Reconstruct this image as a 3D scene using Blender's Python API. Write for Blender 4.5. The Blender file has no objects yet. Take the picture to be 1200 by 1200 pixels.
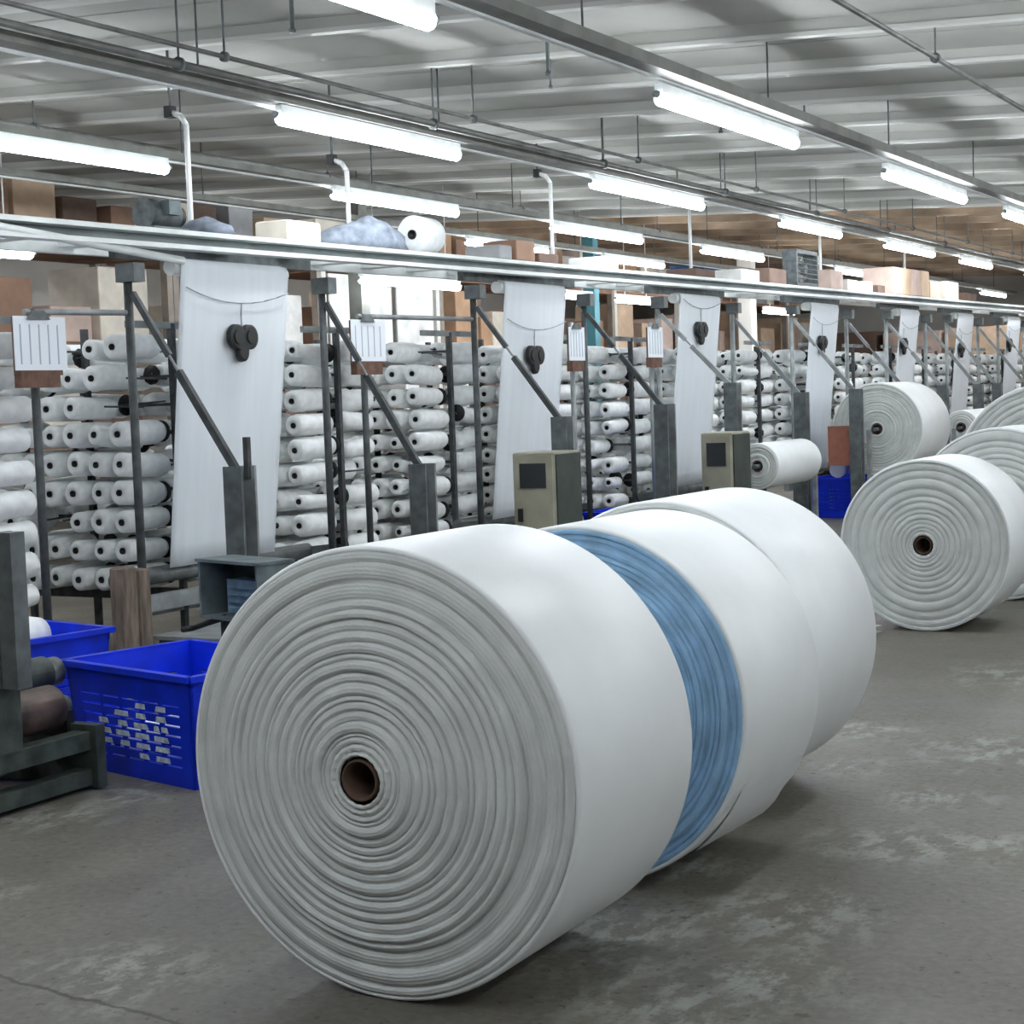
import bpy, math, random
from mathutils import Vector, Matrix
random.seed(7)
SC = bpy.context.scene
COL = SC.collection
PI = math.pi

# ---------------------------------------------------------------- camera, world, exposure
CAM_H = 1.437
c_ = bpy.data.cameras.new('camera'); cam = bpy.data.objects.new('camera', c_); COL.objects.link(cam)
c_.sensor_width = 36; c_.lens = 60.0; c_.clip_start = .05; c_.clip_end = 200
_p, _r, _y = .0668, -.0357, .507
def _w(x, y, z):
    return Vector((x*math.cos(_y)-y*math.sin(_y), x*math.sin(_y)+y*math.cos(_y), z))
_R = _w(1, 0, 0); _F = _w(0, math.cos(_p), -math.sin(_p)); _U = _w(0, math.sin(_p), math.cos(_p))
_R, _U = math.cos(_r)*_R+math.sin(_r)*_U, -math.sin(_r)*_R+math.cos(_r)*_U
m = Matrix((_R, _U, -_F)).transposed().to_4x4(); m.translation = (0, 0, CAM_H)
cam.matrix_world = m
SC.camera = cam
def px(P):
    d = Vector(P)-Vector((0, 0, CAM_H)); z = d.dot(_F)
    return 600+2000*d.dot(_R)/z, 600-2000*d.dot(_U)/z, z

wd = bpy.data.worlds.new('hall_air'); SC.world = wd; wd.use_nodes = True
wd.node_tree.nodes['Background'].inputs[0].default_value = (.8, .9, 1, 1)
wd.node_tree.nodes['Background'].inputs[1].default_value = .05
SC.view_settings.view_transform = 'Standard'; SC.view_settings.look = 'None'
SC.view_settings.gamma = 1; SC.view_settings.use_curve_mapping = False
SC.view_settings.exposure = 2.0
TUBE_POWER = 11.0
SC.cycles.max_bounces = 8; SC.cycles.diffuse_bounces = 5

# ---------------------------------------------------------------- materials
def lin(c):
    c /= 255
    return c/12.92 if c <= .04045 else ((c+.055)/1.055)**2.4
def rgb(r, g, b): return (lin(r), lin(g), lin(b), 1)
def mat(name, col, rough=.6, metal=0, vary=0, scale=8, bump=0, bscale=60, spec=.4, stretch=None):
    M = bpy.data.materials.new(name); M.use_nodes = True
    nt = M.node_tree; b = nt.nodes['Principled BSDF']
    b.inputs['Base Color'].default_value = rgb(*col); b.inputs['Roughness'].default_value = rough
    b.inputs['Metallic'].default_value = metal; b.inputs['Specular IOR Level'].default_value = spec
    if vary or bump:
        tc = nt.nodes.new('ShaderNodeTexCoord'); mp = nt.nodes.new('ShaderNodeMapping')
        nt.links.new(tc.outputs['Object'], mp.inputs[0])
        if stretch: mp.inputs['Scale'].default_value = stretch
    if vary:
        n = nt.nodes.new('ShaderNodeTexNoise'); n.inputs['Scale'].default_value = scale; n.inputs['Detail'].default_value = 6
        r = nt.nodes.new('ShaderNodeValToRGB')
        lo = [max(0, c*(1-vary)) for c in col]; hi = [min(255, c*(1+vary)) for c in col]
        r.color_ramp.elements[0].position = .3; r.color_ramp.elements[1].position = .7
        r.color_ramp.elements[0].color = rgb(*lo); r.color_ramp.elements[1].color = rgb(*hi)
        nt.links.new(mp.outputs[0], n.inputs['Vector']); nt.links.new(n.outputs[0], r.inputs[0])
        nt.links.new(r.outputs[0], b.inputs['Base Color'])
    if bump:
        n2 = nt.nodes.new('ShaderNodeTexNoise'); n2.inputs['Scale'].default_value = bscale; n2.inputs['Detail'].default_value = 4
        bp = nt.nodes.new('ShaderNodeBump'); bp.inputs['Strength'].default_value = bump; bp.inputs['Distance'].default_value = .01
        nt.links.new(mp.outputs[0], n2.inputs['Vector']); nt.links.new(n2.outputs[0], bp.inputs['Height'])
        nt.links.new(bp.outputs[0], b.inputs['Normal'])
    return M
def emit(name, col, s):
    M = bpy.data.materials.new(name); M.use_nodes = True
    b = M.node_tree.nodes['Principled BSDF']
    b.inputs['Base Color'].default_value = rgb(*col)
    b.inputs['Emission Color'].default_value = rgb(*col); b.inputs['Emission Strength'].default_value = s
    return M
MT = dict(
    wrap=mat('woven_white_fabric', (238, 242, 243), .38, 0, .012, 5, .05, 250, .5),
    edge=mat('rolled_fabric_edge', (206, 210, 208), .8, 0, .04, 9, .15, 120, .2),
    blue_edge=mat('blue_fabric_edge', (152, 190, 222), .7, 0, .10, 9, .15, 120, .3),
    paper_core=mat('brown_paper_tube', (86, 66, 54), .8, 0, .1, 20),
    hollow_shade=mat('painted_hollow_shade', (18, 17, 17), .9),  # near-black colour standing in for the shade inside a tube
    web=mat('hanging_fabric', (222, 228, 233), .5, 0, .012, 3, .06, 40, .3, (1, 6, .6)),
    yarn=mat('white_yarn', (238, 241, 241), .6, 0, .05, 14, .1, 90, .3),
    steel=mat('dark_grey_paint', (92, 98, 99), .5, .1, .18, 12, .05),
    steel2=mat('mid_grey_steel', (142, 147, 148), .5, .3, .14, 9, .05),
    black=mat('black_plastic', (24, 26, 28), .5),
    frame=mat('creel_steel', (70, 74, 76), .55, .2, .2, 15),
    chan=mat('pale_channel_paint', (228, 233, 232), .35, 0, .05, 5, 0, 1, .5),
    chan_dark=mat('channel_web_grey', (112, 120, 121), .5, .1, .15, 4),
    green=mat('dark_machine_paint', (62, 70, 66), .5, .1, .3, 10, .1),
    rust=mat('worn_roller_steel', (98, 84, 76), .45, .5, .35, 9, .1),
    roller=mat('grey_roller', (112, 116, 116), .4, .4, .2, 9),
    crate=mat('blue_crate_plastic', (10, 50, 215), .38, 0, .10, 6),
    crate_paint=mat('white_marking_paint', (196, 210, 240), .7, 0, .2, 40),
    beige=mat('cabinet_beige', (150, 148, 132), .5, 0, .08, 6),
    darkgreen=mat('cabinet_side', (60, 68, 64), .5, 0, .12, 6),
    pane=mat('dark_pane', (38, 42, 44), .2, 0, 0, 1, 0, 1, .6),
    boxgrey=mat('switch_box_grey', (96, 108, 110), .5, .1, .2, 8),
    bluegrey=mat('blue_grey_device', (96, 122, 142), .5, 0, .15, 20),
    paper=mat('white_paper', (226, 232, 238), .8),
    ink=mat('grey_print', (168, 176, 188), .8),
    brown=mat('brown_board', (104, 78, 66), .8, 0, .15, 20),
    wood=mat('raw_wood', (122, 110, 100), .8, 0, .2, 6, .1, 40, .2, (6, 6, 1)),
    redbrown=mat('red_brown_card', (150, 98, 82), .8, 0, .06, 12),
    tray=mat('grey_cable_tray', (128, 129, 124), .5, .3, .1, 6),
    pipe=mat('grey_pipe', (118, 119, 116), .5, .3, .15, 6),
    ceil=mat('ceiling_panel_paint', (176, 177, 172), .85, 0, .04, 1.2, spec=.1),
    purlin=mat('purlin_paint', (182, 183, 178), .8, 0, .03, 2, spec=.1),
    purlin_lip=mat('purlin_lip_lit', (206, 207, 203), .7, spec=.1),  # paler than the purlin: its lit lower edge is put into the colour
    ceil_brown=mat('brown_ceiling_board', (186, 168, 146), .8, 0, .18, 1.0),
    purlin_brown=mat('brown_purlin', (160, 142, 122), .8, 0, .2, 1.5),
    wall=mat('wall_paint', (196, 194, 188), .8, 0, .04, 1),
    rack=mat('rack_steel', (150, 140, 130), .6, .1, .1, 5),
    shelf=mat('shelf_board', (150, 118, 98), .8, 0, .15, 3),
    cloth=mat('grey_cloth', (128, 136, 148), .9, 0, .2, 12, .3, 20),
    motor=mat('motor_grey', (88, 94, 96), .5, .3, .2, 20),
    rod=mat('white_conduit', (226, 228, 228), .45),
    teal=mat('teal_paint', (58, 104, 112), .5),
    column=mat('column_white', (224, 222, 216), .7, 0, .03, 3),
    cord=mat('grey_cord', (158, 164, 168), .8),
    sheet=mat('plastic_sheet', (190, 196, 198), .5, 0, .06, 8, .2, 12),
    tube_light=emit('fluorescent_tube', (244, 249, 255), TUBE_POWER),
)
def ring_relief(M, s, d):
    nt = M.node_tree; b = nt.nodes['Principled BSDF']; old = b.inputs['Normal'].links[0].from_node
    tc = nt.nodes.new('ShaderNodeTexCoord'); w = nt.nodes.new('ShaderNodeTexWave'); w.wave_type = 'RINGS'; w.rings_direction = 'Y'
    w.inputs['Scale'].default_value = s; w.inputs['Distortion'].default_value = 2.2; w.inputs['Detail'].default_value = 4; w.inputs['Detail Scale'].default_value = 2.5
    bp = nt.nodes.new('ShaderNodeBump'); bp.inputs['Strength'].default_value = .4; bp.inputs['Distance'].default_value = d
    nt.links.new(tc.outputs['Object'], w.inputs['Vector']); nt.links.new(w.outputs['Fac'], bp.inputs['Height'])
    nt.links.new(old.outputs[0], bp.inputs['Normal']); nt.links.new(bp.outputs[0], b.inputs['Normal'])
ring_relief(MT['edge'], 34, .0022); ring_relief(MT['blue_edge'], 40, .0022)
CARTON = [mat('carton_%s' % n, c, .85, 0, .08, 4) for n, c in (
    ('tan', (206, 180, 154)), ('brown', (160, 128, 108)), ('dark', (112, 92, 82)), ('cream', (226, 218, 204)), ('pink', (210, 188, 176)),
    ('grey', (170, 172, 174)), ('blue', (74, 116, 176)), ('white', (238, 238, 234)), ('wood', (190, 156, 126)))]
CNAME = ['tan', 'brown', 'dark brown', 'cream', 'dusty pink', 'grey', 'blue', 'white', 'wood brown']

def floor_material():
    M = bpy.data.materials.new('worn_concrete'); M.use_nodes = True
    nt = M.node_tree; L = nt.links; b = nt.nodes['Principled BSDF']
    N = nt.nodes.new
    tc = N('ShaderNodeTexCoord')
    def noise(s, d, mp=None, rough=.6):
        n = N('ShaderNodeTexNoise'); n.inputs['Scale'].default_value = s; n.inputs['Detail'].default_value = d; n.inputs['Roughness'].default_value = rough
        L.new((mp or tc).outputs['Object' if not mp else 0], n.inputs['Vector']); return n
    def ramp(n, a, ca, bb, cb):
        r = N('ShaderNodeValToRGB'); r.color_ramp.elements[0].position = a; r.color_ramp.elements[1].position = bb
        r.color_ramp.elements[0].color = ca; r.color_ramp.elements[1].color = cb
        L.new(n.outputs[0], r.inputs[0]); return r
    base = ramp(noise(1.1, 8), .3, rgb(93, 89, 81), .72, rgb(122, 118, 108))
    fine = ramp(noise(34, 5), .35, (.72, .72, .72, 1), .7, (1.1, 1.1, 1.1, 1))
    mul = N('ShaderNodeMix'); mul.data_type = 'RGBA'; mul.blend_type = 'MULTIPLY'; mul.inputs[0].default_value = 1
    L.new(base.outputs[0], mul.inputs[6]); L.new(fine.outputs[0], mul.inputs[7])
    # worn pale paint flakes inside broad patches
    mp = N('ShaderNodeMapping'); mp.inputs['Scale'].default_value = (1, .55, 1); mp.inputs['Location'].default_value = (.35, .8, 0); L.new(tc.outputs['Object'], mp.inputs[0])
    # worn paint survives in a few spots along the aisle
    wob = noise(3.2, 5)
    prev = None
    for x, y, r in ((-1.51, 5.17, .32), (-1.57, 5.8, .22), (-1.63, 4.32, .34), (-2.04, 4.65, .26), (-1.56, 6.63, .42), (-1.25, 5.27, .2), (-2.2, 6.85, .28), (-1.95, 3.98, .36), (-1.62, 3.58, .3), (-1.46, 3.83, .25),
                    (-1.99, 6.16, .2), (-4.4, 4.45, .3), (-4.38, 4.85, .25), (-1.9, 8.4, .4), (-3.0, 3.25, .3), (-3.9, 3.6, .2), (-.9, 6.4, .5), (-1.2, 8.9, .5)):
        d = N('ShaderNodeVectorMath'); d.operation = 'DISTANCE'; L.new(tc.outputs['Object'], d.inputs[0]); d.inputs[1].default_value = (x, y, 0)
        q = N('ShaderNodeMath'); q.operation = 'DIVIDE'; L.new(d.outputs['Value'], q.inputs[0]); q.inputs[1].default_value = r
        if prev is None: prev = q; continue
        mn = N('ShaderNodeMath'); mn.operation = 'MINIMUM'; L.new(prev.outputs[0], mn.inputs[0]); L.new(q.outputs[0], mn.inputs[1]); prev = mn
    ad = N('ShaderNodeMath'); ad.operation = 'MULTIPLY_ADD'; L.new(wob.outputs[0], ad.inputs[0]); ad.inputs[1].default_value = 1.6; L.new(prev.outputs[0], ad.inputs[2])
    mr = N('ShaderNodeMapRange'); L.new(ad.outputs[0], mr.inputs[0]); mr.inputs[1].default_value = 1.0; mr.inputs[2].default_value = 1.9; mr.inputs[3].default_value = 1.0; mr.inputs[4].default_value = 0.0
    broad = mr
    flake = ramp(noise(12, 7, mp, .72), .47, (0, 0, 0, 1), .58, (1, 1, 1, 1))
    mm = N('ShaderNodeMath'); mm.operation = 'MULTIPLY'; L.new(broad.outputs[0], mm.inputs[0]); L.new(flake.outputs[0], mm.inputs[1])
    m3 = N('ShaderNodeMath'); m3.operation = 'MULTIPLY'; m3.inputs[1].default_value = .48; L.new(mm.outputs[0], m3.inputs[0])
    mix = N('ShaderNodeMix'); mix.data_type = 'RGBA'; mix.inputs[7].default_value = rgb(178, 182, 174)
    L.new(m3.outputs[0], mix.inputs[0]); L.new(mul.outputs[2], mix.inputs[6])
    # dark pits
    pit = ramp(noise(24, 2), .30, (.35, .33, .31, 1), .36, (1, 1, 1, 1))
    mu2 = N('ShaderNodeMix'); mu2.data_type = 'RGBA'; mu2.blend_type = 'MULTIPLY'; mu2.inputs[0].default_value = .8
    L.new(mix.outputs[2], mu2.inputs[6]); L.new(pit.outputs[0], mu2.inputs[7])
    # one wandering crack across the near floor
    sx = N('ShaderNodeSeparateXYZ'); L.new(tc.outputs['Object'], sx.inputs[0])
    k1 = N('ShaderNodeMath'); k1.operation = 'MULTIPLY_ADD'; L.new(sx.outputs[0], k1.inputs[0]); k1.inputs[1].default_value = .116; k1.inputs[2].default_value = .379-3.098
    k2 = N('ShaderNodeMath'); k2.operation = 'ADD'; L.new(k1.outputs[0], k2.inputs[0]); L.new(sx.outputs[1], k2.inputs[1])
    k3 = N('ShaderNodeMath'); k3.operation = 'MULTIPLY_ADD'; L.new(noise(9, 4).outputs[0], k3.inputs[0]); k3.inputs[1].default_value = .06; k3.inputs[2].default_value = -.03
    k4 = N('ShaderNodeMath'); k4.operation = 'ADD'; L.new(k2.outputs[0], k4.inputs[0]); L.new(k3.outputs[0], k4.inputs[1])
    k5 = N('ShaderNodeMath'); k5.operation = 'ABSOLUTE'; L.new(k4.outputs[0], k5.inputs[0])
    crk = ramp(k5, .004, (.35, .34, .32, 1), .010, (1, 1, 1, 1))
    mu3 = N('ShaderNodeMix'); mu3.data_type = 'RGBA'; mu3.blend_type = 'MULTIPLY'; mu3.inputs[0].default_value = 1
    L.new(mu2.outputs[2], mu3.inputs[6]); L.new(crk.outputs[0], mu3.inputs[7]); mu2 = mu3
    L.new(mu2.outputs[2], b.inputs['Base Color'])
    rr = ramp(noise(2.2, 5), .3, (.38, .38, .38, 1), .7, (.62, .62, .62, 1)); L.new(rr.outputs[0], b.inputs['Roughness'])
    bp = N('ShaderNodeBump'); bp.inputs['Strength'].default_value = .25; bp.inputs['Distance'].default_value = .004
    L.new(noise(45, 6).outputs[0], bp.inputs['Height']); L.new(bp.outputs[0], b.inputs['Normal'])
    return M

# ---------------------------------------------------------------- mesh helpers
class MB:
    def __init__(s): s.v = []; s.f = []; s.sm = []; s.mi = []; s.cur = 0
    def add(s, vs, fs, smooth=False):
        o = len(s.v); s.v += [tuple(p) for p in vs]
        for f in fs: s.f.append([i+o for i in f]); s.sm.append(smooth); s.mi.append(s.cur)
        return s
    def box(s, c, d, rz=0, M=None):
        x, y, z = d[0]/2, d[1]/2, d[2]/2
        ps = [Vector((a*x, b*y, e*z)) for e in (-1, 1) for b in (-1, 1) for a in (-1, 1)]
        if M is None: M = Matrix.Rotation(rz, 3, 'Z')
        ps = [Vector(c)+M @ p for p in ps]
        return s.add(ps, [(0, 2, 3, 1), (4, 5, 7, 6), (0, 1, 5, 4), (2, 6, 7, 3), (0, 4, 6, 2), (1, 3, 7, 5)])
    def bevel_box(s, c, d, b=.01, rz=0):
        """box with chamfered vertical and top edges"""
        x, y, z = d[0]/2, d[1]/2, d[2]/2; R = Matrix.Rotation(rz, 3, 'Z')
        def ring(i, zz):
            xx, yy = x-i, y-i
            return [(-xx+b, -yy, zz), (xx-b, -yy, zz), (xx, -yy+b, zz), (xx, yy-b, zz), (xx-b, yy, zz), (-xx+b, yy, zz), (-xx, yy-b, zz), (-xx, -yy+b, zz)]
        vs = ring(b, -z)+ring(0, -z+b)+ring(0, z-b)+ring(b, z)
        vs = [Vector(c)+R @ Vector(p) for p in vs]
        fs = [tuple(range(7, -1, -1)), tuple(range(24, 32))]
        for k in range(3):
            for i in range(8): j = (i+1) % 8; fs.append((k*8+i, k*8+j, k*8+8+j, k*8+8+i))
        return s.add(vs, fs)
    def tube(s, p0, p1, r, n=10, r1=None, cap=True, smooth=True):
        p0, p1 = Vector(p0), Vector(p1); d = (p1-p0).normalized(); r1 = r if r1 is None else r1
        u = d.orthogonal().normalized(); w = d.cross(u)
        vs = [p0+r*(math.cos(2*PI*i/n)*u+math.sin(2*PI*i/n)*w) for i in range(n)]+[p1+r1*(math.cos(2*PI*i/n)*u+math.sin(2*PI*i/n)*w) for i in range(n)]
        o = len(s.v)
        s.add(vs, [(i, (i+1) % n, n+(i+1) % n, n+i) for i in range(n)], smooth)
        if cap:
            s.f.append([o+i for i in range(n-1, -1, -1)]); s.f.append([o+n+i for i in range(n)]); s.sm += [False]*2; s.mi += [s.cur]*2
        return s
    def path(s, pts, r, n=6):
        for a, b in zip(pts, pts[1:]): s.tube(a, b, r, n)
        return s
    def bar(s, p0, p1, w, h):
        """rectangular bar between two points; w across (horizontal), h the other way"""
        p0, p1 = Vector(p0), Vector(p1); d = (p1-p0).normalized()
        up = Vector((0, 0, 1)) if abs(d.z) < .95 else Vector((0, 1, 0))
        a = d.cross(up).normalized(); b = a.cross(d)
        M = Matrix((a, d, b)).transposed()
        return s.box((p0+p1)/2, (w, (p1-p0).length, h), 0, M)
    def lathe_y(s, c, prof, n=48, jit=None, smooth=True, close=False):
        """profile of (radius, y) turned about an axis along Y through c"""
        vs = []
        for k, (r, y) in enumerate(prof):
            for i in range(n):
                t = 2*PI*i/n; dr, dy = jit(k, t) if jit else (0, 0)
                vs.append((c[0]+(r+dr)*math.cos(t), c[1]+y+dy, c[2]+(r+dr)*math.sin(t)))
        fs = [(k*n+i, (k+1)*n+i, (k+1)*n+(i+1) % n, k*n+(i+1) % n) for k in range(len(prof)-1) for i in range(n)]
        return s.add(vs, fs, smooth)
    def build(s, name, m, parent=None, base=None):
        me = bpy.data.meshes.new(name)
        off = Vector(base) if base else (root_of(parent).location.copy() if parent else Vector())
        me.from_pydata([Vector(p)-off for p in s.v], [], s.f)
        for mm in (m if isinstance(m, (list, tuple)) else [m]): me.materials.append(mm)
        me.polygons.foreach_set('use_smooth', s.sm); me.polygons.foreach_set('material_index', s.mi); me.update()
        o = bpy.data.objects.new(name, me); COL.objects.link(o)
        if parent: o.parent = parent
        elif base: o.location = base
        return o
def root_of(o):
    while o.parent: o = o.parent
    return o
def tag(o, label=None, cat=None, group=None, kind=None):
    if label: o['label'] = label
    if cat: o['category'] = cat
    if group: o['group'] = group
    if kind: o['kind'] = kind
    return o
def thing(name, loc, label, cat, group=None):
    o = bpy.data.objects.new(name, None); COL.objects.link(o); o.location = loc; o.empty_display_size = .1
    return tag(o, label, cat, group)
def structure(o): o['kind'] = 'structure'; return o
ORD = 'first second third fourth fifth sixth seventh eighth ninth tenth eleventh twelfth thirteenth fourteenth fifteenth sixteenth seventeenth eighteenth nineteenth twentieth'.split()
def nth(i):
    return ORD[i] if i < 20 else 'twenty-'+ORD[i-20] if i < 29 else str(i+1)+'th'

# ---------------------------------------------------------------- the hall
XL, XR, YN, YF = -17.0, 9.0, -7.0, 38.0
def zc(x): return 3.42-.055*(x+3.7)                       # underside of the purlins; the roof falls to the right
structure(MB().box(((XL+XR)/2, (YN+YF)/2, -.1), (XR-XL+.4, YF-YN+.4, .2)).build('floor', floor_material()))
for nm, c, d in (('wall_left', (XL-.1, (YN+YF)/2, 2.5), (.2, YF-YN, 5)), ('wall_right', (XR+.1, (YN+YF)/2, 2.5), (.2, YF-YN, 5)),
                 ('wall_far', ((XL+XR)/2, YF+.1, 2.5), (XR-XL, .2, 5)), ('wall_near', ((XL+XR)/2, YN-.1, 2.5), (XR-XL, .2, 5))):
    structure(MB().box(c, d).build(nm, MT['wall']))
PUR = [8.05+1.225*k for k in range(-12, 25)]
roof = bpy.data.objects.new('ceiling', None); COL.objects.link(roof); structure(roof)
def slope_box(x0, x1, y0, y1, h0, h1):
    vs = [(x, y, zc(x)+h) for h in (h0, h1) for y in (y0, y1) for x in (x0, x1)]
    return MB().add(vs, [(0, 2, 3, 1), (4, 5, 7, 6), (0, 1, 5, 4), (2, 6, 7, 3), (0, 4, 6, 2), (1, 3, 7, 5)])
for k, y in enumerate(PUR):
    far = y > 20.5
    slope_box(XL, XR, y-.6125, y+.6125, .075+(k % 2)*.006, .2).build('ceiling_panel', MT['ceil_brown' if far else 'ceil'], roof)
    slope_box(XL, XR, y-.03, y+.03, 0, .09).build('purlin', MT['purlin_brown' if far else 'purlin'], roof)
    slope_box(XL, XR, y-.045, y+.03, -.012, .012).build('purlin_lip', MT['purlin_brown' if far else 'purlin_lip'], roof)

# fluorescent battens ------------------------------------------------------
def batten(x, z, y0, y1, label, hang=False):
    t = thing('fluorescent_light', (x, (y0+y1)/2, z), label, 'ceiling light', 'fluorescent lights under the roof')
    prof = [(.001, y0+.02)]+[(.036*math.sin(a), y0+.02+.03*(1-math.cos(a))) for a in (.5, 1.0, PI/2)]+[(.036*math.sin(a), y1-.02-.03*(1-math.cos(a))) for a in (PI/2, 1.0, .5)]+[(.001, y1-.02)]
    MB().lathe_y((x, 0, z), prof, 12).build('diffuser', MT['tube_light'], t)
    MB().box((x, (y0+y1)/2, z+.055), (.05, y1-y0-.06, .05)).build('housing', MT['chan'], t)
    if hang:
        for y in (y0+.3, y1-.3): MB().tube((x, y, z+.07), (x, y, zc(x)+.06), .006, 6).build('hanger_rod', MT['rod'], t)
    for y in (y0, y1): MB().tube((x, y-.012, z+.02), (x, y+.012, z+.02), .02, 10).build('end_cap', MT['steel2'], t)
ROWS = [  # first tube over aisle, looms and creels is unseen, added to brighten roll ends
    ('row over the aisle beside the rolls', -3.61, 2.95, [(0, 2), (3.95, 6.0), (8.19, 10.33), (12.19, 14.49), (15.95, 17.92), (20.1, 22.2), (24.2, 26.3), (28.3, 30.4), (32.4, 34.4)]),
    ('row in front of the looms', -5.81, 3.05, [(0, 2), (3.7, 5.7), (7.89, 9.92), (11.88, 14.12), (16.07, 17.96), (19.6, 21.7), (23.05, 24.75), (27, 29), (31, 33)]),
    ('row above the yarn creels', -7.94, 3.12, [(0, 2), (3.7, 5.7), (7.4, 9.5), (11.48, 13.49), (15.3, 17.5), (19.2, 21.3), (24.2, 26.3), (28.7, 31), (33, 35)]),
    ('row behind the yarn creels', -9.75, 3.2, [(16.7, 18.7), (20.2, 22.2), (25, 27)]),
    ('low row hung behind the creels', -9.90, 2.70, [(4.2, 6.2), (8.1, 10.15), (14.75, 16.8), (18.9, 20.2), (20.9, 22.2), (26.5, 28)]),
    ('added row above the storage racks', -13.6, 3.45, [(4, 6), (10, 12), (16, 18), (22, 24), (28, 30)]),  # added row, brightens the racks and the background
    ('added unseen row right of the aisle', -1.3, 2.85, [(0, 2), (4.2, 6.2), (8.3, 10.4), (12.4, 14.5), (16.5, 18.6), (21, 23), (26, 28)]),  # this row and those below it are unseen, added to light the hall
    ('added unseen row far right of the aisle', 1.2, 2.75, [(0, 2), (4.2, 6.2), (8.3, 10.4), (12.4, 14.5), (18, 20), (24, 26)]),
    ('added unseen row along the right wall', 4.5, 2.6, [(0, 2), (4.2, 6.2), (9, 11), (15, 17), (22, 24)]),
]
for rn, x, z, ys in ROWS:
    for i, (a, b) in enumerate(ys):
        batten(x, z, a, b, 'long white fluorescent tube light, %s in the %s' % (nth(i), rn), rn.startswith('low'))
# light trays and pipes hung from the roof
def tray(x, z, y0, y1, w, h, label, dy=3.0):
    t = thing('cable_tray', (x, y0, z), label, 'cable tray', 'cable trays carrying the lights')
    MB().box((x, (y0+y1)/2, z), (w, y1-y0, h)).build('tray_rail', MT['tray'], t)
    MB().box((x-w/2+.006, (y0+y1)/2, z-h/2-.006), (.03, y1-y0, .012)).build('tray_lip', MT['chan'], t)
    y = y0+1
    while y < y1:
        MB().tube((x, y, z+h/2), (x, y, zc(x)+.06), .006, 6).build('hanger_rod', MT['steel'], t); y += dy
tray(-3.56, 3.09, -6, 36, .12, .06, 'grey cable tray running above the lights over the aisle', 2.45)
tray(-5.83, 3.16, -6, 36, .14, .05, 'grey cable tray above the lights in front of the looms', 2.45)
tray(-7.98, 3.23, -6, 36, .10, .05, 'grey cable tray above the lights over the yarn creels', 2.45)
tray(-9.78, 3.31, -6, 36, .10, .05, 'grey cable tray above the lights behind the creels', 2.45)
def pipe(x, z, y0, y1, r, label, dy):
    t = thing('ceiling_pipe', (x, y0, z), label, 'pipe')
    MB().tube((x, y0, z), (x, y1, z), r, 10).build('pipe_run', MT['pipe'], t)
    y = y0+.6
    while y < y1:
        MB().lathe_y((x, y, z), [(r+.004, -.012), (r+.014, -.012), (r+.014, .012), (r+.004, .012)], 12).build('clamp_ring', MT['steel'], t)
        MB().tube((x, y, z+r), (x, y, zc(x)+.06), .006, 6).build('hanger_rod', MT['steel'], t); y += dy
pipe(-5.63, 3.17, -6, 36, .022, 'thick grey pipe hung beside the front loom lights', 2.45)
pipe(-5.34, 3.17, -6, 36, .012, 'thin grey pipe right of the thick pipe under the roof', 2.45)
pipe(-2.46, 3.18, -6, 36, .014, 'thin grey pipe hung under the roof at upper right', 2.45)
pipe(-9.0, 3.5, -6, 36, .03, 'grey pipe high over the back of the yarn creels', 3.675)
for i, (x, y, d) in enumerate(((-5.1, 7.1, .3), (-5.3, 6.1, .25), (-4.6, 8.9, .28), (-5.0, 9.7, .22), (-4.9, 12.3, .2), (-4.2, 12.2, .2))):
    t = thing('hanging_bolt', (x, y, zc(x)), 'short dark bolt rod hanging from the roof, %s from the left' % nth([1, 0, 2, 3, 4, 5][i]), 'bolt', 'hanging bolts under the roof')
    MB().tube((x, y, zc(x)-d+.12), (x, y, zc(x)+.17), .008 if i % 2 else .012, 6).build('rod', MT['steel'], t)
    MB().tube((x, y, zc(x)-d+.10), (x, y, zc(x)-d+.12), .014 if i % 2 else .018, 6).build('nut', MT['steel'], t)

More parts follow.
